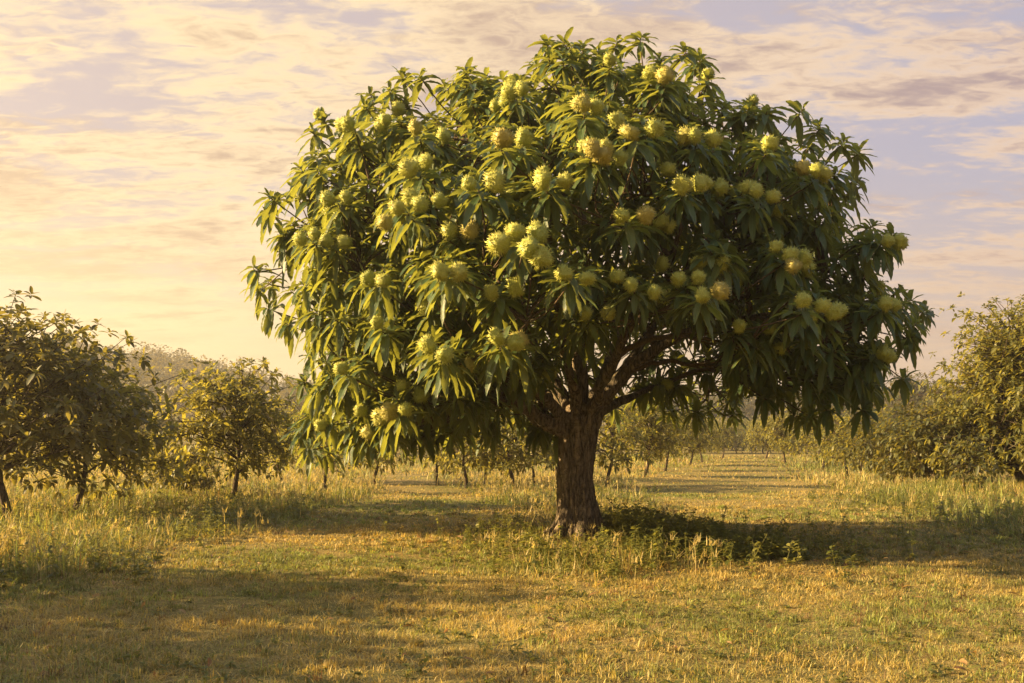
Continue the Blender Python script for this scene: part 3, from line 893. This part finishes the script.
for kd, px, d, s, lab in (('round', 787, 64, 1.05, 'hazy tree with a thin trunk at the far right side of the lane'), ('small', 822, 54, 1.1, 'pale tree between the hazy thin-trunked tree and the twin trees'),
                       ('small', 846, 43, 1.02, 'left one of the twin golden trees right of the lane'), ('loose', 862, 42, 1.12, 'right one of the twin golden trees right of the lane'),
                       ('low', 893, 34, 0.95, 'dark bushy low tree right of the twin golden trees'), ('low', 936, 32, 1.08, 'dark wide low tree in front of the tall tree at the right edge'),
                       ('round', 765, 84, 1.0, 'faint tree at the far end of the lane, left of the hazy thin-trunked tree')):
    plant(kd, px, d, lab, GE, s)
plant('tall', 1030, 31, 'tall dense golden-brown tree cut off by the right picture edge', GE, 0.93, 0.6)
plant('sapling', 968, 25, 'slender dark sapling with a thin bare stem in front of the bushes at right', GE, 1.0, name='sapling')
# orchard rows go on outside the picture to the left; they shade the near meadow
plant('near', 0, 10.6, 'orchard tree standing nearer than the left edge tree, just out of view', GL, 0.84, x=-10.9)
plant('spread', 0, 7.6, 'orchard tree out of view left of the near meadow', GL, 0.86, x=-10.0)
plant('near', 0, 4.6, 'orchard tree out of view abreast of the viewer', GL, 0.84, x=-11.0)

# taller hazy woodland trees at right
for px, d, s, lab in ((912, 112, 0.98, 'tallest hazy tree rising above the bushes on the right skyline'), (870, 125, 0.72, 'hazy tree left of the tallest one on the right skyline'), (945, 105, 0.75, 'hazy tree between the tallest skyline tree and the tall right edge tree'),
                      (835, 135, 0.66, 'faint low tree right of the hanging chestnut boughs'), (892, 98, 0.52, 'squat hazy tree below the tallest skyline tree'), (808, 118, 0.5, 'faint squat tree under the right chestnut boughs'), (985, 118, 0.85, 'hazy tree behind the tall right edge tree')):
    plant('wood', px, d, lab, 'hazy woodland trees on the right', s, name='woodland_tree')

# planted block of little round trees on the far slope
r2 = np.random.default_rng(77)
(tm_, cm_), _ = orchard_parts(110, 3.4, 1.8, 0.8, 0.08, 16, 130, (0.30, 0.46), (5, 7), 2), 0
blk = []
for row in range(7):
    for c in range(9):
        d = 112 + row * 13 + r2.uniform(-2, 2); px = 676 + c * 15 + r2.uniform(-4, 4) + (row % 2) * 7
        blk.append((px, d))
for px, d in blk:
    X = (px - 512) / F * d
    o = empty('block_tree', (X, d, float(terr(X, d)) - 0.3), 'tiny pale round tree in the planted block on the far slope', 'tree', 'far planted block of round trees', r2.uniform(0, 6), r2.uniform(0.85, 1.15))
    obj('trunk', tm_, M_obark, o); obj('crown', cm_, M_orch, o)

# far woods as one mass each
def woods(name, pts, hmin, hmax, seed, leaf=0.9, nl=190):
    r = np.random.default_rng(seed); o_ = []; d_ = []; l_ = []; t_ = []
    for x, y in pts:
        z = float(terr(x, y)); h = r.uniform(hmin, hmax); rr = h * r.uniform(0.32, 0.45)
        nc = 9
        cen_ = rvec(nc, r) * np.array([rr, rr, h * 0.36]) * r.uniform(0.4, 0.9, (nc, 1)) + np.array([x, y, z + h * 0.58])
        idx = r.integers(0, nc, nl)
        v = rvec(nl, r)
        p = cen_[idx] + v * (rr * 0.48) * r.uniform(0.5, 1.0, (nl, 1))
        o_.append(p); d_.append(norm(v + UP * 0.3 + r.normal(0, 0.4, (nl, 3)))); l_.append(np.full(nl, leaf) * r.uniform(0.6, 1.2, nl))
        t = r.uniform(0, 1, (nl, 4)); t[:, 1] = np.clip(r.uniform(0, 0.9) + r.normal(0, 0.1, nl), 0, 1); t_.append(t)
    o_ = np.concatenate(o_); d_ = np.concatenate(d_); l_ = np.concatenate(l_); t_ = np.concatenate(t_)
    V, Fc, Tc, Uc = leaves(o_, d_, l_, l_ * 0.8, r.uniform(0.1, 0.8, len(o_)), r.normal(0, 0.5, len(o_)), 2, 0.3, 0, t_, r)
    o = obj(name, make_mesh(name, V, Fc, Tc, Uc), M_wood)
    return o
r3 = np.random.default_rng(5)
pts = []
for _ in range(430):
    d = r3.uniform(190, 330); px = r3.uniform(-60, 470)
    pts.append(((px - 512) / F * d, d))
tag(woods('hillside_woods', pts, 6, 10, 6), 'hazy wooded hillside rising on the left behind the orchard', 'woods', kind='stuff')
pts = []
for _ in range(330):
    d = r3.uniform(205, 300); px = r3.uniform(470, 1100)
    pts.append(((px - 512) / F * d, d))
tag(woods('distant_woods', pts, 7, 10.5, 8), 'hazy grey line of woods closing the far end of the lane', 'woods', kind='stuff')
pts = []
for _ in range(70):
    d = r3.uniform(85, 150); px = r3.uniform(60, 560)
    pts.append(((px - 512) / F * d, d))
tag(woods('valley_woods', pts, 3.5, 6, 9, 0.5, 240), 'misty low woods between the left orchard and the hillside', 'woods', kind='stuff')

# ------------------------------------------------------------------ grass
def wedge(n, d0, d1, r, power=1.0, margin=1.22):
    """points spread over the ground in front, evenly per area for power 2, thinning with distance below it"""
    u = r.uniform(0, 1, n)
    y = (d0 ** power + u * (d1 ** power - d0 ** power)) ** (1 / power)
    x = r.uniform(-1, 1, n) * (0.515 * y * 1.08 + 2.4)
    return x, y

def blades(x, y, h, wd, col, r, lean=0.55, segs=2, bend=1.0):
    n = len(x); z = terr(x, y)
    a = r.uniform(0, 2 * np.pi, n); f = np.stack([np.cos(a), np.sin(a), np.zeros(n)], -1)
    b = a + np.pi / 2 + r.normal(0, 0.5, n); s = np.stack([np.cos(b), np.sin(b), np.zeros(n)], -1)
    ln = np.abs(r.normal(0, lean, n))
    base = np.stack([x, y, z - 0.01], -1)
    V = []; 
    for k in range(segs + 1):
        t = k / segs
        c = base + f * (h * ln * (t ** 1.7) * bend)[:, None] + UP * (h * (t - 0.28 * np.minimum(ln, 1.3) * t * t))[:, None]
        wk = wd * (1 - 0.25 * t) * 0.5
        if k < segs: V += [c - s * wk[:, None], c + s * wk[:, None]]
        else: V += [c]
    nv = len(V); V = np.stack(V, 1).reshape(-1, 3)
    bb = (np.arange(n) * nv)[:, None]
    fs = [np.concatenate([bb + [2 * k, 2 * k + 1, 2 * k + 3, 2 * k + 2] for k in range(segs - 1)])] if segs > 1 else []
    fs.append(bb + [2 * segs - 2, 2 * segs - 1, 2 * segs])
    T = np.repeat(col, nv, axis=0)
    return V, fs, T, None

STRAW = np.array([0.38, 0.31, 0.125]); GOLD = np.array([0.36, 0.26, 0.065]); GREEN = np.array([0.095, 0.135, 0.030]); OLIVE = np.array([0.165, 0.165, 0.042]); BROWN = np.array([0.16, 0.095, 0.04])
def grass_col(x, y, r, dry=0.5):
    n = len(x)
    g_ = fbm(x * 0.45, y * 0.45, 71) + 0.30 * (fbm(x * 2.1, y * 2.1, 72) - 0.5) + r.normal(0, 0.10, n)
    q = sstep(g_, 0.36 + 0.2 * (0.5 - dry), 0.64 + 0.2 * (0.5 - dry))[:, None]
    c = (GREEN * (1 - r.uniform(0, 1, (n, 1))) + OLIVE * r.uniform(0.3, 1, (n, 1))) * (1 - q) + (GOLD + (STRAW - GOLD) * r.uniform(0, 1, (n, 1))) * q
    br = (r.random(n) < 0.06)[:, None]
    c = np.where(br, BROWN * r.uniform(0.6, 1.5, (n, 1)), c)
    c = c * r.uniform(0.75, 1.25, (n, 1))
    return np.concatenate([c, np.ones((n, 1))], 1)

rg = np.random.default_rng(21)
ga = Acc()
for n, d0, d1, pw in ((190000, 4.8, 13.5, 1.3), (120000, 13.0, 30.0, 1.1), (60000, 29.0, 100.0, 1.0)):
    x, y = wedge(n, d0, d1, rg, pw)
    tl = tallness(x, y)
    bare = sstep(fbm(x * 1.3, y * 1.3, 99) + 0.35 * (fbm(x * 4, y * 4, 98) - 0.5), 0.42, 0.30)
    keep = (rg.random(n) > tl * 0.75) & (rg.random(n) > bare * 0.75)
    x, y, tl = x[keep], y[keep], tl[keep]
    clump = fbm(x * 1.6, y * 1.6, 81)
    h = (0.022 + 0.085 * clump ** 1.8) * rg.uniform(0.6, 1.5, len(x)) * (1 + 0.02 * np.maximum(y - 14, 0))
    wd = 0.0068 * rg.uniform(0.6, 1.5, len(x)) * np.maximum(1, y / 9.0)
    ga.add(*blades(x, y, h, wd, grass_col(x, y, rg, 0.5), rg, 1.3))
# tufts and flattened straw in the near meadow
nt = 6200
x, y = wedge(nt, 5.0, 24.0, rg, 1.35)
idx = np.repeat(np.arange(nt), 22)
sz = rg.uniform(0.4, 1.2, nt)[idx]
ux = x[idx] + rg.normal(0, 0.035, len(idx)) * sz; uy = y[idx] + rg.normal(0, 0.035, len(idx)) * sz
tc_ = grass_col(x, y, rg, 0.42)[idx] * rg.uniform(0.8, 1.2, (len(idx), 1))
ga.add(*blades(ux, uy, 0.085 * sz * rg.uniform(0.5, 1.2, len(idx)), 0.0075 * rg.uniform(0.7, 1.3, len(idx)) * np.maximum(1, uy / 10), tc_, rg, 1.0, 3))
n = 50000
x, y = wedge(n, 4.9, 22.0, rg, 1.3)
c_ = np.concatenate([STRAW * rg.uniform(0.45, 1.15, (n, 1)), np.ones((n, 1))], 1)
ga.add(*blades(x, y, rg.uniform(0.03, 0.07, n), 0.006 * rg.uniform(0.7, 1.3, n) * np.maximum(1, y / 10), c_, rg, 2.4, 2))
o = obj('grass', ga.mesh('grass', False), M_grass); tag(o, 'short mown golden grass of the meadow lanes', 'grass', kind='stuff')

ta_ = Acc()
for n, d0, d1, pw in ((125000, 8.5, 30.0, 1.25), (50000, 30.0, 95.0, 1.1)):
    x, y = wedge(n, d0, d1, rg, pw)
    tl = tallness(x, y)
    patch = sstep(fbm(x * 0.8, y * 0.8, 91), 0.25, 0.6)
    keep = rg.random(n) < tl * (0.35 + 0.65 * patch)
    x, y, tl, patch = x[keep], y[keep], tl[keep], patch[keep]
    patch = sstep(fbm(x * 0.8, y * 0.8, 91) + 0.5 * (fbm(x * 2.6, y * 2.6, 93) - 0.5), 0.25, 0.65)
    h = (0.06 + 0.26 * tl * (0.15 + 0.85 * patch)) * rg.uniform(0.4, 1.4, len(x)) * (1 + 0.5 * sstep(x, 5.5, 8) * sstep(y, 15, 20))
    h = h * (1 + 0.35 * sstep(-x, 4, 8))
    h = h * (1 - 0.35 * np.exp(-(((x - TX) / 3.0) ** 2 + ((y - 15) / 2.0) ** 2))) * (1 - 0.6 * np.exp(-(((x - TX) / 0.8) ** 2 + ((y - 14.9) / 1.0) ** 2)))
    wd = 0.0085 * rg.uniform(0.6, 1.5, len(x)) * np.maximum(1, y / 13.0)
    ta_.add(*blades(x, y, h, wd, grass_col(x, y, rg, 0.10), rg, 1.15, 3))
# seed heads on stalks
n = 5200
x, y = wedge(n, 9.5, 40.0, rg, 1.3)
keep = rg.random(n) < tallness(x, y) * 0.9
x, y = x[keep], y[keep]; n = len(x)
h = rg.uniform(0.2, 0.48, n) * (1 - 0.35 * np.exp(-(((x - TX) / 3.0) ** 2 + ((y - 15) / 2.0) ** 2)))
cst = np.concatenate([STRAW * rg.uniform(0.6, 1.2, (n, 1)), np.ones((n, 1))], 1)
ta_.add(*blades(x, y, h, np.full(n, 0.007) * np.maximum(1, y / 12), cst, rg, 0.3, 3, 0.8))
for q in range(5):
    jx = x + rg.normal(0, 0.03, n); jy = y + rg.normal(0, 0.03, n)
    V, fs, T, _ = blades(jx, jy, np.full(n, 0.12), np.full(n, 0.014), cst, rg, 1.0, 2)
    V = V.reshape(n, -1, 3); V[:, :, 2] += (h * 0.86)[:, None]; ta_.add(V.reshape(-1, 3), fs, T)
o = obj('tall_grass', ta_.mesh('tall_grass', False), M_grass); tag(o, 'rough uncut golden grass along the tree rows and round the chestnut', 'grass', kind='stuff')

# leafy weeds: dense by the trunk's right side, scattered elsewhere
def weeds(name, label, x, y, h, nl, L):
    n = len(x); z = terr(x, y); r = rg
    idx = np.repeat(np.arange(n), nl); M = len(idx)
    t = r.uniform(0.12, 1, M)
    lean = r.normal(0, 0.25, (n, 2))
    p = np.stack([x[idx] + lean[idx, 0] * h[idx] * t, y[idx] + lean[idx, 1] * h[idx] * t, z[idx] + h[idx] * t], -1)
    a = r.uniform(0, 6.28, M); e = r.uniform(-0.1, 0.8, M)
    d = np.stack([np.cos(a) * np.cos(e), np.sin(a) * np.cos(e), np.sin(e)], -1)
    ll = r.uniform(L[0], L[1], M) * (1.15 - 0.5 * t)
    tint = r.uniform(0, 1, (M, 4)); tint[:, 1] = np.clip(r.uniform(0, 0.9, n)[idx], 0, 1)
    A = Acc()
    A.add(*leaves(p, d, ll, ll * r.uniform(0.28, 0.45, M), r.uniform(0.2, 0.9, M), r.normal(0, 0.3, M), 3, 0.25, 0, tint, r))
    for q in range(n):
        b = np.array([x[q], y[q], z[q] - 0.02]); tpt = b + np.array([lean[q, 0] * h[q], lean[q, 1] * h[q], h[q]])
        v, f, u = tube(np.array([b, (b + tpt) / 2, tpt]), np.array([0.005, 0.004, 0.003]), 4, False); A.add(v, f, np.tile([0.5, 0.8, 0.5, 1], (len(v), 1)), u)
    o = obj(name, A.mesh(name), M_weed); tag(o, label, 'weeds', kind='stuff')
n = 430
wx = TX + 0.5 + np.abs(rg.normal(0, 1.15, n)); wy = 15.0 - 0.32 * (wx - TX) + rg.normal(0, 0.75, n)
free = ~((wx < TX + 0.45) & (wy < 16)); wx = wx[free]; wy = wy[free]; n = len(wx)
wh = rg.uniform(0.25, 0.62, n) * np.clip(1.15 - 0.22 * (wx - TX), 0.45, 1)
weeds('undergrowth', 'dark leafy weeds growing thick along the right side of the chestnut trunk', wx, wy, wh, 26, (0.09, 0.17))
n = 850
wx, wy = wedge(n * 8, 9.8, 34, rg, 1.3)
sel = rg.random(len(wx)) < tallness(wx, wy) * sstep(fbm(wx * 0.7, wy * 0.7, 95), 0.4, 0.65)
wx, wy = wx[sel][:n], wy[sel][:n]
lx = TX + 0.3 + rg.normal(0, 1.1, 300); ly = 14.4 + rg.normal(0, 1.3, 300)
wx = np.concatenate([wx, lx]); wy = np.concatenate([wy, ly])
bx = np.concatenate([rg.uniform(-11, -4.2, 330), rg.uniform(7.5, 13, 200), TX + 0.8 + np.abs(rg.normal(0, 2.0, 90))]); by = np.concatenate([rg.uniform(10.5, 24, 330), rg.uniform(15, 27, 200), 14.6 + rg.normal(0, 1.0, 90)])
wx = np.concatenate([wx, bx]); wy = np.concatenate([wy, by])
free = ~((np.abs(wx - TX) < 0.75) & (wy > 13.6) & (wy < 16.2)); wx = wx[free]; wy = wy[free]
weeds('wild_plants', 'scattered leafy plants among the rough grass', wx, wy, rg.uniform(0.18, 0.52, len(wx)), 24, (0.07, 0.15))
mx_, my_ = wedge(2600, 5.3, 18, rg, 1.35)
sel = fbm(mx_ * 0.9, my_ * 0.9, 120) > 0.53; mx_ = mx_[sel]; my_ = my_[sel]
weeds('ground_cover', 'low broad-leaved weeds growing flat among the mown grass', mx_, my_, rg.uniform(0.03, 0.09, len(mx_)), 9, (0.04, 0.09))
# fallen leaves
n = 1500
x, y = wedge(n, 5.4, 24, rg, 1.3)
w_ = rg.random(n) < 0.35 + 0.65 * np.exp(-(((x - TX) / 5.0) ** 2 + ((y - TD) / 4.0) ** 2)); x = x[w_]; y = y[w_]; n = len(x)
a = rg.uniform(0, 6.28, n); ll = rg.uniform(0.05, 0.13, n)
d = np.stack([np.cos(a), np.sin(a), rg.uniform(-0.1, 0.5, n)], -1)
V, Fc, Tc, Uc = leaves(np.stack([x, y, terr(x, y) + rg.uniform(0.02, 0.07, n)], -1), d, ll, ll * 0.32, rg.uniform(0, 0.9, n), rg.normal(0, 0.6, n), 5, 0.5, 0.0)
b_ = rg.uniform(0, 1, (n, 1)); lc = np.concatenate([np.array([0.19, 0.10, 0.04]) * (1 - b_) + np.array([0.30, 0.21, 0.09]) * b_, np.ones((n, 1))], 1)
o = obj('leaf_litter', make_mesh('leaf_litter', V, Fc, np.repeat(lc, 18, axis=0), Uc), M_grass); tag(o, 'dry brown fallen leaves lying in the grass', 'fallen leaves', kind='stuff')
